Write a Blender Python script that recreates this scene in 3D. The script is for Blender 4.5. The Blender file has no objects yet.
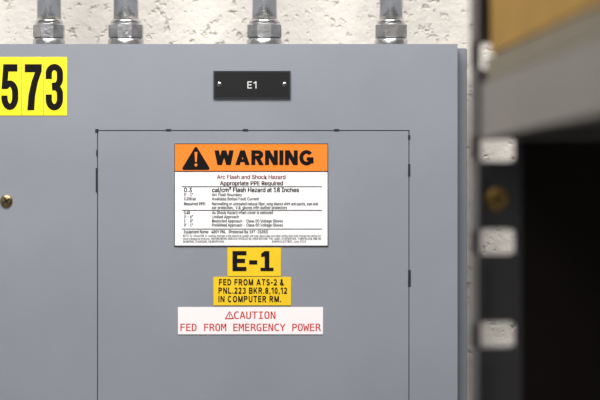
import bpy, bmesh, math
from mathutils import Matrix, Vector

sc = bpy.context.scene
sc.view_settings.view_transform = 'Standard'
CZ = 1.5   # camera height

def s2l(c):
    return tuple(((v/255)/12.92 if v/255 <= 0.04045 else ((v/255+0.055)/1.055)**2.4) for v in c)

def mat(name, rgb, rough=0.5, metal=0.0, var=0.0, vscale=20, bump=0.0, bscale=200, bdist=0.001, spec=0.5, detail=4):
    m = bpy.data.materials.new(name); m.use_nodes = True
    nt = m.node_tree; b = nt.nodes['Principled BSDF']
    c = s2l(rgb)
    b.inputs['Base Color'].default_value = (*c, 1)
    b.inputs['Roughness'].default_value = rough
    b.inputs['Metallic'].default_value = metal
    b.inputs['Specular IOR Level'].default_value = spec
    tc = nt.nodes.new('ShaderNodeTexCoord')
    if var > 0:
        n = nt.nodes.new('ShaderNodeTexNoise'); n.inputs['Scale'].default_value = vscale; n.inputs['Detail'].default_value = detail
        nt.links.new(tc.outputs['Object'], n.inputs['Vector'])
        r = nt.nodes.new('ShaderNodeValToRGB')
        r.color_ramp.elements[0].position = 0.3; r.color_ramp.elements[1].position = 0.7
        r.color_ramp.elements[0].color = (*[max(0, v*(1-var)) for v in c], 1)
        r.color_ramp.elements[1].color = (*[min(1, v*(1+var)) for v in c], 1)
        nt.links.new(n.outputs['Fac'], r.inputs['Fac']); nt.links.new(r.outputs['Color'], b.inputs['Base Color'])
    if bump > 0:
        n2 = nt.nodes.new('ShaderNodeTexNoise'); n2.inputs['Scale'].default_value = bscale; n2.inputs['Detail'].default_value = 3
        nt.links.new(tc.outputs['Object'], n2.inputs['Vector'])
        bp = nt.nodes.new('ShaderNodeBump'); bp.inputs['Strength'].default_value = bump; bp.inputs['Distance'].default_value = bdist
        nt.links.new(n2.outputs['Fac'], bp.inputs['Height']); nt.links.new(bp.outputs['Normal'], b.inputs['Normal'])
    return m

M = dict(
 paint = mat('grey_enamel', (135,139,148), 0.38, var=0.05, vscale=9, detail=12, bump=0.12, bscale=450, bdist=0.0006),
 box = mat('grey_enamel_box', (120,123,131), 0.5, var=0.03),
 dark = mat('slot_shadow', (30,31,35), 0.8, var=0.1),  # dark colour stands in for shade inside hinge and screw slots
 gap = mat('door_seam_shade', (62,63,68), 0.8, var=0.1),  # dark grey painted as the shade in the seam round the door
 zinc = mat('galvanised_steel', (205,205,205), 0.22, 1.0, var=0.16, vscale=60, bump=0.15, bscale=150),
 zincd = mat('cast_zinc', (195,195,197), 0.30, 1.0, var=0.25, vscale=90, bump=0.4, bscale=250),
 yellow = mat('yellow_vinyl', (250,226,30), 0.5, var=0.03),
 mustard = mat('mustard_vinyl', (234,194,22), 0.5, var=0.04, vscale=40),
 black = mat('black_ink', (16,14,16), 0.6, var=0.1, spec=.12),
 ink = mat('dark_ink', (22,20,22), 0.6, var=0.1, spec=.1),
 orange = mat('orange_ink', (244,128,34), 0.45, var=0.03),
 white = mat('white_vinyl', (240,240,243), 0.45, var=0.01),
 pinkw = mat('white_tape', (241,235,237), 0.5, var=0.01),
 red = mat('red_ink', (205,45,45), 0.6, var=0.05, spec=.2),
 dred = mat('crimson_ink', (130,22,34), 0.6, var=0.05, spec=.2),
 dred2 = mat('maroon_ink', (60,24,30), 0.6, var=0.05, spec=.2),
 plate = mat('black_phenolic', (20,21,23), 0.35, var=0.1),
 plate2 = mat('black_phenolic_bevel', (45,46,50), 0.35, var=0.1),
 engr = mat('engraved_white', (215,215,215), 0.6, var=0.02),
 brass = mat('brass_screw', (165,140,95), 0.35, 1.0, var=0.15, vscale=200),
 bolt = mat('brass_bolt', (185,146,68), 0.4, 0.3, var=0.15, vscale=200),
 rack = mat('rack_grey_steel', (74,72,73), 0.45, 0.3, var=0.08, vscale=30),
 shelf = mat('shelf_grey_steel', (116,112,107), 0.5, 0.1, var=0.06, vscale=12),
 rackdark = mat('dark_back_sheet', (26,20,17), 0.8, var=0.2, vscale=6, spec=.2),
 card = mat('mustard_cardboard', (150,112,28), 0.8, var=0.15, vscale=15),
 tape = mat('packing_tape', (150,112,60), 0.3, var=0.05),
 paper = mat('grey_carton', (112,104,88), 0.8, var=0.05),
 floor = mat('floor_concrete', (130,128,124), 0.6, var=0.12, vscale=5, bump=0.2, bscale=40),
 ceil = mat('ceiling_paint', (225,225,222), 0.9, var=0.03),
 fixt = mat('fixture_white', (235,235,235), 0.4, var=0.01),
)
# wall: rough painted masonry
def wallmat():
    m = bpy.data.materials.new('painted_masonry'); m.use_nodes = True
    nt = m.node_tree; b = nt.nodes['Principled BSDF']; b.inputs['Roughness'].default_value = 0.55
    tc = nt.nodes.new('ShaderNodeTexCoord')
    n = nt.nodes.new('ShaderNodeTexNoise'); n.inputs['Scale'].default_value = 90; n.inputs['Detail'].default_value = 5; n.inputs['Roughness'].default_value = 0.55
    v = nt.nodes.new('ShaderNodeTexNoise'); v.inputs['Scale'].default_value = 130; v.inputs['Detail'].default_value = 2
    nt.links.new(tc.outputs['Object'], n.inputs['Vector']); nt.links.new(tc.outputs['Object'], v.inputs['Vector'])
    pr = nt.nodes.new('ShaderNodeValToRGB'); pr.color_ramp.elements[0].position = 0.23; pr.color_ramp.elements[1].position = 0.41
    nt.links.new(v.outputs['Fac'], pr.inputs['Fac'])
    cr = nt.nodes.new('ShaderNodeValToRGB')
    cr.color_ramp.elements[0].color = (*s2l((184,177,166)),1); cr.color_ramp.elements[1].color = (*s2l((212,207,200)),1)
    nt.links.new(pr.outputs['Color'], cr.inputs['Fac']); nt.links.new(cr.outputs['Color'], b.inputs['Base Color'])
    ad = nt.nodes.new('ShaderNodeMath'); ad.operation = 'ADD'
    nt.links.new(n.outputs['Fac'], ad.inputs[0]); nt.links.new(pr.outputs['Color'], ad.inputs[1])
    bp = nt.nodes.new('ShaderNodeBump'); bp.inputs['Strength'].default_value = 0.6; bp.inputs['Distance'].default_value = 0.0032
    nt.links.new(ad.outputs[0], bp.inputs['Height']); nt.links.new(bp.outputs['Normal'], b.inputs['Normal'])
    return m
M['wall'] = wallmat()

def PX(px): return (px-300)/1000
def PZ(py): return CZ + (200-py)/1000
def P(pts): return [(PX(a), PZ(b)) for a, b in pts]
def R(x0,y0,x1,y1):
    return P([(x0,y0),(x0,y1),(x1,y1),(x1,y0)])

def empty(name, loc=(0,0,0), rz=0):
    e = bpy.data.objects.new(name, None); e.empty_display_size = 0.05
    e.location = loc; e.rotation_euler = (0,0,rz)
    sc.collection.objects.link(e); return e

def mk(name, me, m, parent=None):
    o = bpy.data.objects.new(name, me); sc.collection.objects.link(o)
    if m is not None:
        me.materials.clear(); me.materials.append(m)
    if parent: o.parent = parent
    return o

def curve_to_mesh(cu):
    t = bpy.data.objects.new('tmp', cu); sc.collection.objects.link(t)
    dg = bpy.context.evaluated_depsgraph_get()
    me = bpy.data.meshes.new_from_object(t.evaluated_get(dg))
    bpy.data.objects.remove(t)
    return me

def flat(name, loops, yf, thick, m, parent=None):
    """flat plate in the XZ plane, front face at y=yf, thickness going to +y"""
    cu = bpy.data.curves.new(name,'CURVE'); cu.dimensions='2D'; cu.fill_mode='BOTH'; cu.extrude = thick/2
    for lp in loops:
        sp = cu.splines.new('POLY'); sp.points.add(len(lp)-1)
        for i,(x,z) in enumerate(lp): sp.points[i].co = (x,z,0,1)
        sp.use_cyclic_u = True
    me = curve_to_mesh(cu)
    yc = yf + thick/2
    for v in me.vertices:
        x,y,z = v.co; v.co = (x, yc - z, y)
    return mk(name, me, m, parent)

def box(name, x0,x1,y0,y1,z0,z1, m, parent=None, bev=0):
    me = bpy.data.meshes.new(name); bm = bmesh.new()
    bmesh.ops.create_cube(bm, size=1)
    for v in bm.verts:
        v.co = (x0+(v.co.x+.5)*(x1-x0), y0+(v.co.y+.5)*(y1-y0), z0+(v.co.z+.5)*(z1-z0))
    if bev: bmesh.ops.bevel(bm, geom=bm.edges[:], offset=bev, segments=2, affect='EDGES')
    bm.to_mesh(me); bm.free()
    return mk(name, me, m, parent)

def join_boxes(name, lst, m, parent=None):
    me = bpy.data.meshes.new(name); bm = bmesh.new()
    for (x0,x1,y0,y1,z0,z1) in lst:
        r = bmesh.ops.create_cube(bm, size=1)
        for v in r['verts']:
            v.co = (x0+(v.co.x+.5)*(x1-x0), y0+(v.co.y+.5)*(y1-y0), z0+(v.co.z+.5)*(z1-z0))
    bm.to_mesh(me); bm.free()
    return mk(name, me, m, parent)

# ---- own sans-serif block lettering (outline polygons, cap height = 1) ----
def glyph(ch, t):
    out=[]
    def rect(x0,y0,x1,y1): out.append([(x0,y0),(x1,y0),(x1,y1),(x0,y1)])
    def ring(cx,cy,rx,ry,a0,a1,n=28):
        o=[];i_=[]
        for k in range(n+1):
            a=math.radians(a0+(a1-a0)*k/n)
            o.append((cx+rx*math.cos(a),cy+ry*math.sin(a))); i_.append((cx+(rx-t)*math.cos(a),cy+(ry-t)*math.sin(a)))
        for k in range(n): out.append([o[k],o[k+1],i_[k+1],i_[k]])
    hw=t*1.12
    def dia(xa,ya,xb,yb,h=None):
        h=h or hw
        out.append([(xa-h/2,ya),(xa+h/2,ya),(xb+h/2,yb),(xb-h/2,yb)])
    w=.66
    if ch=='I': w=t; rect(0,0,t,1)
    elif ch in 'EFL':
        w=.62; rect(0,0,t,1)
        if ch in 'EL': rect(0,0,w,t)
        if ch in 'EF': rect(0,1-t,w,1); rect(0,.5-t*.45,w*.9,.5+t*.55)
    elif ch=='T': w=.68; rect(0,1-t,w,1); rect(w/2-t/2,0,w/2+t/2,1)
    elif ch=='N': w=.76; rect(0,0,t,1); rect(w-t,0,w,1); dia(hw/2,1,w-hw/2,0,hw*1.05)
    elif ch=='M': w=.88; rect(0,0,t,1); rect(w-t,0,w,1); dia(hw/2,1,w/2,0); dia(w-hw/2,1,w/2,0)
    elif ch=='W':
        w=1.14
        for a,b in ((hw/2,w*.27),(w/2,w*.27),(w/2,w*.73),(w-hw/2,w*.73)): dia(a,1,b,0)
    elif ch=='A': w=.86; dia(hw/2,0,w/2,1); dia(w-hw/2,0,w/2,1); rect(w*.22,.2,w*.78,.2+t*.8)
    elif ch=='D': w=.74; rect(0,0,t,1); rect(0,0,w-.42,t); rect(0,1-t,w-.42,1); ring(w-.42,.5,.42,.5,-90,90)
    elif ch in 'O': w=.82; ring(w/2,.5,w/2,.515,0,360,40)
    elif ch in '0': w=.58; ring(w/2,.5,w/2,.515,0,360,40)
    elif ch=='C': w=.76; ring(w/2,.5,w/2,.515,42,318,36)
    elif ch=='G': w=.84; ring(w/2,.5,w/2,.515,38,330,36); rect(w*.52,.53-t*.9,w,.53); rect(w-t,.12,w,.53)
    elif ch in 'PRB':
        w=.72; ry=.27+t*.12; r=min(.3,ry); rect(0,0,t,1)
        yb=1-2*ry; rect(0,1-t,w-r,1); rect(0,yb,w-r,yb+t); ring(w-r-.01,1-ry,r,ry,-90,90)
        if ch=='R': dia(w*.50,yb+t*.5,w-hw/2+.02,0)
        if ch=='B': h2=(yb+t)/2; rect(0,0,w-r,t); ring(w-r,h2,r,h2,-90,90)
    elif ch=='U': w=.72; rect(0,.35,t,1); rect(w-t,.35,w,1); ring(w/2,.35,w/2,.365,180,360)
    elif ch in 'S38':
        w=.62 if ch!='S' else .66; ry=(1+t)/4
        if ch=='S': ring(w/2,1-ry,w/2,ry,25,270); ring(w/2,ry,w/2,ry,90,-155)
        if ch=='3': ring(w/2,1-ry,w/2,ry,160,-90); ring(w/2,ry,w/2,ry,90,-160)
        if ch=='8': ring(w/2,1-ry,w/2*.94,ry,0,360); ring(w/2,ry,w/2,ry,0,360)
    elif ch=='2':
        w=.6; ry=.31; ring(w/2,1-ry,w/2,ry,165,-35); dia(w*.80,.56,hw*.6,t*.6,hw*1.1); rect(0,0,w,t)
    elif ch=='1': w=.36+t*.4; rect(w-t,0,w,1); out.append([(0,.66),(0,.66+t),(w-t,1),(w-t*.2,1),(w-t*.2,1-t*1.1)])
    elif ch=='l':
        w=.62; rect(w/2-t/2,0,w/2+t/2,1); rect(0.02,0,w-.02,t*.8); out.append([(.05,.70),(.05,.70+t*.8),(w/2-t/2,1),(w/2,1),(w/2,.74)])
    elif ch=='K': w=.74; rect(0,0,t,1); dia(t*.8,.32,w-hw*.6,1); dia(w*.42,.62,w-hw*.5,0)
    elif ch=='&': w=.78; ring(.33,.76,.20,.24,0,360); ring(.32,.28,.32,.29,100,380); dia(.25,.70,w-hw*.5,0); ring(.32,.28,.32,.29,90,140)
    elif ch=='.': w=t; rect(0,0,t,t*1.05)
    elif ch==',': w=t; rect(0,0,t,t*1.05); out.append([(t*.45,0),(t,0),(t*.4,-t*.9),(0,-t*.9)])
    elif ch=='-': w=.36; rect(0,.33,w,.33+t)
    return w,out
def block(name, body, x0,x1,ytop,ybot,yf,m,parent,t=.15,gap=.16,space=.34):
    x=0; polys=[]
    for ch in body:
        if ch==' ': x+=space; continue
        w,ps=glyph(ch,t)
        polys+= [(j,[(x+a,b) for a,b in p]) for j,p in enumerate(ps)]
        x+=w+gap
    tot=x-gap; sx=(x1-x0)/1000/tot; sz=(ybot-ytop)/1000
    me=bpy.data.meshes.new(name); bm=bmesh.new()
    for j,p in polys:
        ar=sum(p[i][0]*p[(i+1)%len(p)][1]-p[(i+1)%len(p)][0]*p[i][1] for i in range(len(p)))
        if ar<0: p=p[::-1]
        bm.faces.new([bm.verts.new((PX(x0)+a*sx, yf-j*.000004, PZ(ybot)+b*sz)) for a,b in p])
    bm.to_mesh(me); bm.free()
    return mk(name,me,m,parent)

# Blender's own bundled UI fonts (fall back to the built-in one)
FONTS = {}
try:
    import os
    fd = bpy.utils.system_resource('DATAFILES', path='fonts')
    for k,fn in (('sans','Inter.woff2'),('mono','DejaVuSansMono.woff2')):
        fp = os.path.join(fd, fn)
        if os.path.exists(fp): FONTS[k] = bpy.data.fonts.load(fp)
except Exception:
    pass

def text_mesh(body, off=0.0, font='sans'):
    cu = bpy.data.curves.new('t','FONT'); cu.body = body; cu.size = 1; cu.offset = off; cu.resolution_u = 4
    if font in FONTS: cu.font = FONTS[font]
    return curve_to_mesh(cu)
_H = {}
def caph(font='sans'):
    if font not in _H:
        me = text_mesh('H',0,font); _H[font] = max(v.co.y for v in me.vertices)
    return _H[font]
def text(name, body, x0, x1, ytop, ybot, yf, m, parent, off=0.0, mono=False, fb=0.0):
    font = 'mono' if mono else 'sans'
    h = (ybot-ytop)/1000; sy = h/caph(font)
    me = text_mesh(body, off, font)
    xs = [v.co.x for v in me.vertices]; a=min(xs); b=max(xs)
    sx = ((x1-x0-2*fb)/1000)/(b-a)
    bm = bmesh.new()
    shifts = [(0,0)] if fb<=0 else [(-fb,0),(fb,0)]
    base = [v.co.copy() for v in me.vertices]
    for j,(dx,dz) in enumerate(shifts):
        for v,c in zip(me.vertices, base):
            v.co = (PX(x0+fb)+(c.x-a)*sx+dx/1000, yf-j*.00001, PZ(ybot)+c.y*sy+dz/1000)
        bm.from_mesh(me)
    me = bpy.data.meshes.new(name); bm.to_mesh(me); bm.free()
    return mk(name, me, m, parent)

def ribbon(pts, w):
    L=[];Rr=[]
    n=len(pts)
    for i,p in enumerate(pts):
        a = pts[max(0,i-1)]; b = pts[min(n-1,i+1)]
        d = Vector((b[0]-a[0], b[1]-a[1])).normalized()
        nn = Vector((-d.y,d.x)); k = 1.0
        if 0<i<n-1:
            d1 = Vector((p[0]-a[0],p[1]-a[1])).normalized()
            k = 1/max(0.6, abs(nn.dot(Vector((-d1.y,d1.x)))))
        L.append((p[0]+nn.x*w/2*k, p[1]+nn.y*w/2*k)); Rr.append((p[0]-nn.x*w/2*k, p[1]-nn.y*w/2*k))
    return P(L+Rr[::-1])
def arc(cx,cy,rx,ry,a0,a1,n=10):
    return [(cx+rx*math.cos(math.radians(a0+(a1-a0)*i/n)), cy-ry*math.sin(math.radians(a0+(a1-a0)*i/n))) for i in range(n+1)]

def lathe(name, prof, cx, cy, m, parent, seg=32, smooth=True):
    me = bpy.data.meshes.new(name); bm = bmesh.new(); rings=[]
    for r,z in prof:
        ring=[]
        for i in range(seg):
            a = 2*math.pi*(i+.5)/seg
            ring.append(bm.verts.new((cx+r*math.cos(a), cy+r*math.sin(a), z)))
        rings.append(ring)
    for A,B in zip(rings, rings[1:]):
        for i in range(seg):
            f = bm.faces.new((A[i],A[(i+1)%seg],B[(i+1)%seg],B[i])); f.smooth = smooth
    bm.faces.new(rings[0]); bm.faces.new(rings[-1][::-1])
    bmesh.ops.recalc_face_normals(bm, faces=bm.faces[:])
    bm.to_mesh(me); bm.free()
    return mk(name, me, m, parent)

def screw(name, x, y, z, r, m, parent, ang=0.4, proud=0.0025):
    me = bpy.data.meshes.new(name); bm = bmesh.new()
    prof = [(r,0),(r,proud*0.35),(r*0.85,proud*0.75),(r*0.5,proud),(0.0001,proud)]
    seg=24; rings=[]
    for rr,h in prof:
        rings.append([bm.verts.new((x+rr*math.cos(2*math.pi*i/seg), y-h, z+rr*math.sin(2*math.pi*i/seg))) for i in range(seg)])
    for A,B in zip(rings,rings[1:]):
        for i in range(seg):
            f=bm.faces.new((A[i],A[(i+1)%seg],B[(i+1)%seg],B[i])); f.smooth=True
    bmesh.ops.recalc_face_normals(bm, faces=bm.faces[:])
    bm.to_mesh(me); bm.free()
    o = mk(name, me, m, parent)
    for k in (0, math.pi/2):
        me2 = bpy.data.meshes.new(name+'_slot'); bm=bmesh.new(); bmesh.ops.create_cube(bm,size=1)
        a=ang+k
        for v in bm.verts:
            u=v.co.x*r*1.3; w=v.co.z*r*0.28; d=v.co.y*0.0008
            v.co=(x+u*math.cos(a)-w*math.sin(a), y-proud+d, z+u*math.sin(a)+w*math.cos(a))
        bm.to_mesh(me2); bm.free(); mk(name+'_slot', me2, M['dark'], parent)
    return o

# ---------------- room ----------------
WALL = 0.15
box('floor', -2.5,2.5,-4,WALL+.1,-0.05,0, M['floor'])
box('wall_back', -2.5,2.5,WALL,WALL+.1,0,2.8, M['wall'])
box('ceiling', -2.5,2.5,-4,WALL+.1,2.8,2.85, M['ceil'])

# ---------------- panel ----------------
pan = empty('electrical_panel')
L,Rt,T,B = -30,457.5,44,820
oc = flat('cover', [R(L,T,Rt,B), R(97.1,130.1,409.4,771)], 0, 0.002, M['paint'], pan)
xl,xr,zt,zb = PX(L),PX(Rt),PZ(T),PZ(B)
join_boxes('cover_return', [(xl,xl+.0015,.002,.016,zb,zt-.001),(xr-.0015,xr,.002,.016,zb,zt-.001),(xl,xr,.002,.016,zt-.0015,zt-.0003),(xl,xr,.002,.016,zb,zb+.0015)], M['paint'], pan)
box('enclosure_box', xl-.012,xr+.011,.0165,WALL,zb+.003,zt-.003, M['box'], pan, .001)
box('inner_frame', xl+.003,xr-.003,.0065,.0165,zb+.003,zt-.003, M['box'], pan)
flat('door_recess', [R(90,124,416,778)], 0.0028, 0.003, M['gap'], pan)  # plate behind the door, coloured as the shaded seam
o = flat('door', [R(98.0,131.0,408.5,769.8)], -0.0002, 0.002, M['paint'], pan)
for oo,wd in ((o,.0009),(oc,.0008)):
    bv=oo.modifiers.new('b','BEVEL'); bv.width=wd; bv.segments=3; bv.limit_method='ANGLE'
for i,(a,b,c,d) in enumerate([(95.8,168,98,192),(95.3,129,98.5,132),(408,135,410.2,139),(408,164,410.2,176),(408,270,410.7,286),(96.3,150,97.4,156),(166,129,171,131),(334,129,339,131),(243,129,248,131)]):
    flat('hinge_slot_%d'%(i+1), [R(a,b,c,d)], -0.0007, 0.003, M['dark'], pan)
screw('cover_screw_1', PX(6.5), 0, PZ(201), .0062, M['brass'], pan, .5)
# ---------------- number label 573 ----------------
nl = empty('equipment_number_label')
for i,(a,b) in enumerate([(-2,21.4),(22,43.4),(44,67)]):
    flat('yellow_tile_%d'%(i+1), [R(a,57,b,115.5)], -0.0004,0.0004, M['yellow'], nl)
flat('digit_5_stem', [P([(17.5,64.2),(3.4,64.2),(1.6,89),(7.2,89),(8.6,71.5),(17.5,71.5)])], -0.0006,0.0001,M['black'],nl)
flat('digit_5_bowl', [ribbon([(5.2,86)]+arc(9.9,93,5.4,9.5,130,0,8)+arc(9.9,97.2,5.4,9.6,0,-180,14)+[(4.5,95.5)], 6.2)], -0.00062,0.0001,M['black'],nl)
flat('digit_7', [P([(24.8,64.2),(41.8,64.2),(41.8,71),(38,82),(35.2,96),(34.3,110.2),(27.3,110.2),(28.6,95),(31.5,82),(35,72.2),(24.8,72.2)])], -0.0006,0.0001,M['black'],nl)
flat('digit_3_top', [ribbon([(48.8,79)]+arc(54.4,73.6,5.6,6.6,190,0,14)+arc(54.4,78.5,5.6,7.3,0,-80,6)+[(52,85.9)], 6.2)], -0.0006,0.0001,M['black'],nl)
flat('digit_3_bottom', [ribbon([(52,87.4)]+arc(54.4,94,5.6,7.0,80,0,6)+arc(54.4,99,5.6,8.2,0,-190,14)+[(48.8,94.5)], 6.2)], -0.00065,0.0001,M['black'],nl)

# ---------------- name plate ----------------
npl = empty('engraved_name_plate')
flat('plate_body', [R(213.5,71,290.5,98)], -0.0022,0.0022, M['plate2'], npl)
flat('plate_face', [R(215.0,72.5,289,96.5)], -0.0026,0.0006, M['plate'], npl)
block('engraving', 'E1', 247.5, 256.5, 81.6,88.6, -0.0028, M['engr'], npl, t=.13, gap=.22)
screw('plate_screw_1', PX(219.5), -0.0026, PZ(84.5), .0024, M['zinc'], npl, .3, .001)
screw('plate_screw_2', PX(284.5), -0.0026, PZ(84.5), .0024, M['zinc'], npl, .9, .001)

# ---------------- warning label ----------------
wl = empty('arc_flash_warning_label')
y0=-0.0008; y1=-0.0010; y2=-0.0012; yt=0.0001
flat('backing', [R(174.5,143.5,328,246)], y0,0.0004, M['white'], wl)
flat('header', [R(175,144,327.5,171)], y1,yt, M['orange'], wl)
flat('border', [R(174.5,143.5,328,246), R(175.0,144.0,327.5,245.5)], y2,yt, M['ink'], wl)
flat('header_rule', [R(175,171,327.5,171.6)], y2,yt, M['black'], wl)
def tri(cx,top,bot,hw,r):
    pts=[]
    V=[(cx,top+r),(cx-hw+r,bot-r*0.6),(cx+hw-r,bot-r*0.6)]
    for (x,y),a0 in zip(V,(30,150,270)):
        for i in range(6):
            a=math.radians(a0+120*i/5); pts.append((x+r*math.cos(a)*0.8, y-r*math.sin(a)*0.8))
    return P(pts)
flat('alert_triangle', [tri(196,146.5,169.5,14,2)], y2,yt, M['black'], wl)
flat('alert_bang', [P([(194.6,152),(197.4,152),(196.8,162),(195.2,162)])], y2-.0001,yt, M['orange'], wl)
flat('alert_dot', [P([(196+1.5*math.cos(t*math.pi/6),165+1.5*math.sin(t*math.pi/6)) for t in range(12)])], y2-.0001,yt, M['orange'], wl)
block('warning_word','WARNING',214.5,313.5,150.3,165,y2,M['black'],wl,t=.24,gap=.09)
K=M['ink']
text('line_a','Arc Flash and Shock Hazard',217,285.5,174.8,178.8,y2,M['dred'],wl,fb=.13)
text('line_b','Appropriate PPE Required',220,283,181,185,y2,M['dred2'],wl,fb=.17)
text('val_1','0.3',184,192,187.6,191.8,y2,M['black'],wl,fb=.13)
text('line_c','cal/cm\u00b2 Flash Hazard at 18 Inches',212,299,187.6,191.8,y2,M['black'],wl,fb=.2)
rows=[("0' - 1\"",184,193,'Arc Flash Boundary',212,242,195.9),
("0.208 kA",184,196,'Available Bolted Fault Current',212,259,200.1),
("Required PPE:",184,206,'Nonmelting or untreated natural fiber, long sleeve shirt and pants, eye and',212,318,205),
(None,0,0,'ear protection,  V.R. gloves with leather protectors',212,287,208.8),
("0.48",184,190,'Ac Shock Hazard when cover is removed',212,273,213.8),
("3' - 6\"",184,193,'Limited Approach',212,239,218),
("1' - 0\"",184,193,'Restricted Approach - Class 00 Voltage Gloves',212,283,222.2),
("0' - 1\"",184,193,'Prohibited Approach - Class 00 Voltage Gloves',212,283,226.3),
(None,0,0,'Equipment Name:   480Y PNL   (Protected By: EXT-15382)',184,268,233),
(None,0,0,'NOTE: In-circuit PPE or clothing changes to the electrical system will void, above data and other safety data shall change the ratings for',183,321,236.6),
(None,0,0,'shown Required Process. ENGINEERING SERVICE SHOULD BE USED BEFORE THE LABEL IS MODIFIED. TURN BLACK INK ON',183,321,239.5),
(None,0,0,'WARNING: CHANGING, OR REMOVING',183,224,242.4),(None,0,0,'PAPER ELECTRIC, June 2012',272,306,242.4)]
for i,(a,ax0,ax1,b,bx0,bx1,yb) in enumerate(rows):
    ch = 2.9 if yb<235 else 2.0
    if a: text('row_%d_key'%i,a,ax0,ax1,yb-ch,yb,y2,K,wl,fb=.09)
    text('row_%d'%i,b,bx0,bx1,yb-ch,yb,y2,K,wl,fb=.08 if yb<235 else .03)
for i,yy in enumerate((186.2,209.9,228.6)):
    flat('rule_%d'%i,[R(182,yy,322,yy+.5)],y2,yt,K,wl)

# ---------------- E-1 / fed from labels ----------------
ml = empty('panel_id_label')
flat('backing',[R(227.5,247.5,281,276)],-0.0008,.0004,M['mustard'],ml)
block('panel_id','E-l',232.5,274,251,271,-.0010,M['black'],ml,t=.21,gap=.12)
fl = empty('feed_source_label')
flat('backing',[R(213.5,276.8,291,305.3)],-0.0008,.0004,M['mustard'],fl)
for i,(s,a,b,c,d) in enumerate((('FED FROM ATS-2 &',219,284,279,285.2),('PNL.223 BKR.8,10,12',218.5,287,287.4,293.6),('IN COMPUTER RM.',218.5,281,295.8,302))):
    block('line_%d'%(i+1),s,a,b,c,d,-.0010,M['black'],fl,t=.19,gap=.2,space=.42)
cl = empty('caution_label')
flat('backing',[R(178,307,323,334.3)],-0.0008,.0004,M['pinkw'],cl)
text('caution_word','CAUTION',234,275.5,311.4,318.6,-.0010,M['red'],cl,mono=True,fb=.1)
text('power_line','FED FROM EMERGENCY POWER',180.5,321,323.6,330.8,-.0010,M['red'],cl,mono=True,fb=.1)
flat('caution_triangle',[tri(229.5,311,318.8,4.6,.6),tri(229.5,312.6,317.9,3.1,.5)],-.0010,yt,M['red'],cl)
flat('caution_bang',[R(229.1,313.8,229.9,317.3)],-.0010,yt,M['red'],cl)

# ---------------- conduits ----------------
def conduit(px, rpipe, big):
    c = empty('metal_conduit')
    cy = 0.06; k=2.06/2.0; cx=(px-300)/1000*k
    zb = PZ(T)-.004
    def z(py): return CZ+(200-py)/1000*k
    lathe('pipe', [(rpipe,z(36)),(rpipe,2.8)], cx,cy,M['zinc'],c)
    lathe('hub', [(big*.80,zb),(big*.80,z(34)),(big*.92,z(33.5)),(big*.92,z(29))], cx,cy,M['zincd'],c)
    lathe('locknut', [(big*1.0,zb),(big*1.0,z(40.5)),(big*.93,z(39))], cx,cy,M['zincd'],c)
    lathe('compression_nut', [(big*.9,z(39)),(big*1.02,z(37.5)),(big*1.02,z(25.5)),(big*.9,z(24))], cx,cy,M['zincd'],c, seg=8, smooth=False)
    lathe('gland_ring', [(big*.86,z(24.5)),(big*.86,z(21.5)),(rpipe*1.05,z(19.5))], cx,cy,M['zinc'],c)
    return c
conduit(49, .0125,.0165)
conduit(126,.0130,.0185)
conduit(264.5,.0130,.0185)
conduit(391,.0120,.0170)

# ---------------- storage rack ----------------
RL=(0.102,-0.8,0); RR=math.radians(3.24)
rack = empty('storage_rack', RL, RR)
W,D,H = 0.9,0.55,2.1
def post_flange(name, a0,a1, b0,b1, axis, m):
    """slotted steel strip: a = along the flange, b = thickness"""
    am=(a0+a1)/2; hw=.0112; hh=.0076
    lst=[]
    def add(p0,p1,z0,z1):
        lst.append((p0,p1,b0,b1,z0,z1) if axis=='x' else (b0,b1,p0,p1,z0,z1))
    add(a0,am-hw,0,H); add(am+hw,a1,0,H)
    zs=[1.5305+k*.0556 for k in range(-27,10) if .03<1.5305+k*.0556<H-.03]
    prev=0
    for zc in zs:
        add(am-hw,am+hw,prev,zc-hh); prev=zc+hh
    add(am-hw,am+hw,prev,H)
    # rounded slot corners
    c=.0022
    for zc in zs:
        for sa in (-1,1):
            for sz in (-1,1):
                p=sorted((am+sa*hw, am+sa*(hw-c))); q=sorted((zc+sz*hh, zc+sz*(hh-c*.5)))
                add(p[0],p[1],q[0],q[1])
    return join_boxes(name, lst, m, rack)
t=.0018; fw=.031
post_flange('post_1_back', 0,fw,-t,0,'x',M['rack'])
post_flange('post_1_side', -fw,-t,0,t,'y',M['rack'])
post_flange('post_2_back', W-fw,W,-t,0,'x',M['rack'])
post_flange('post_2_side', -fw,-t,W-t,W,'y',M['rack'])
post_flange('post_3_front', 0,fw,-D,-D+t,'x',M['rack'])
post_flange('post_3_side', -D+t,-D+fw,0,t,'y',M['rack'])
post_flange('post_4_front', W-fw,W,-D,-D+t,'x',M['rack'])
post_flange('post_4_side', -D+t,-D+fw,W-t,W,'y',M['rack'])
for i,zt_ in enumerate((0.25,0.70,1.12,1.568,2.05)):
    a,b,c_,d = .002,W-.002,-D+.002,-.002
    s=.0015; h=.032; lip=.012
    join_boxes('shelf_%d'%(i+1), [(a,b,c_,d,zt_-s,zt_),(a,a+s,c_,d,zt_-h,zt_-s),(b-s,b,c_,d,zt_-h,zt_-s),(a+s,b-s,c_,c_+s,zt_-h,zt_-s),(a+s,b-s,d-s,d,zt_-h,zt_-s),
      (a+s,a+lip,c_,d,zt_-h,zt_-h+s),(b-lip,b-s,c_,d,zt_-h,zt_-h+s),(a+lip,b-lip,c_+s,c_+lip,zt_-h,zt_-h+s),(a+lip,b-lip,d-lip,d-s,zt_-h,zt_-h+s),
      (a+lip,b-lip,-D/2-.02,-D/2+.02,zt_-.014,zt_-s)], M['shelf'], rack)
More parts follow.
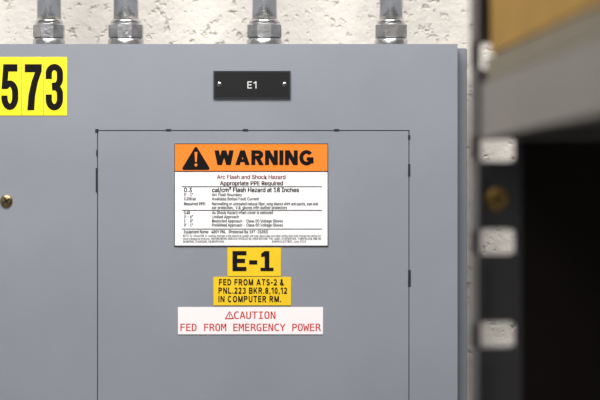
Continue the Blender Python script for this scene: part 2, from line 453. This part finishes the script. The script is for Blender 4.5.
box('back_sheet', fw-.003,W-fw+.003,.0003,.0015,.26,1.55, M['rackdark'], rack)
screw('post_bolt', .0155, -t, 1.5006, .0068, M['bolt'], rack, .3, .003)

cb = empty('cardboard_box', RL, RR)
box('body', .006,.40,-.46,-.04,1.5825,1.80,M['card'],cb,.002)
box('base_tray', .004,.402,-.462,-.038,1.5685,1.5825,M['paper'],cb,.001)
box('top_flap_a', .006,.2025,-.46,-.04,1.80,1.803,M['card'],cb,.001)
box('top_flap_b', .2035,.40,-.46,-.04,1.80,1.803,M['card'],cb,.001)
box('tape', .178,.228,-.461,-.039,1.803,1.8035,M['tape'],cb)

# ---------------- lights ----------------
def fixture(x,y,sx,sy,power):
    f = empty('ceiling_light_fixture',(x,y,0))
    join_boxes('housing',[(-sx/2,sx/2,-sy/2,sy/2,2.77,2.8),(-sx/2,-sx/2+.01,-sy/2,sy/2,2.73,2.77),(sx/2-.01,sx/2,-sy/2,sy/2,2.73,2.77),(-sx/2+.01,sx/2-.01,-sy/2,-sy/2+.01,2.73,2.77),(-sx/2+.01,sx/2-.01,sy/2-.01,sy/2,2.73,2.77)],M['fixt'],f)
    l = bpy.data.lights.new('tube_light','AREA'); l.shape='RECTANGLE'; l.size=sx-.06; l.size_y=sy-.06; l.energy=power; l.color=(1,.98,.945)
    lo = bpy.data.objects.new('tube_light',l); lo.location=(0,0,2.745); sc.collection.objects.link(lo); lo.parent=f
fixture(-0.15,-0.8,1.2,.6,57)
fixture(-0.5,-3.1,1.2,.6,26)

w = bpy.data.worlds.new('World'); sc.world=w; w.use_nodes=True
w.node_tree.nodes['Background'].inputs[0].default_value=(.95,.97,1,1)
w.node_tree.nodes['Background'].inputs[1].default_value=.26

cam = bpy.data.cameras.new('Camera'); co=bpy.data.objects.new('Camera',cam); sc.collection.objects.link(co)
co.location=(0,-2.0,CZ); co.rotation_euler=(math.pi/2,0,0)
cam.lens=120; cam.sensor_width=36; cam.clip_start=.05
cam.dof.use_dof=True; cam.dof.focus_distance=2.01; cam.dof.aperture_fstop=7.5
sc.camera=co
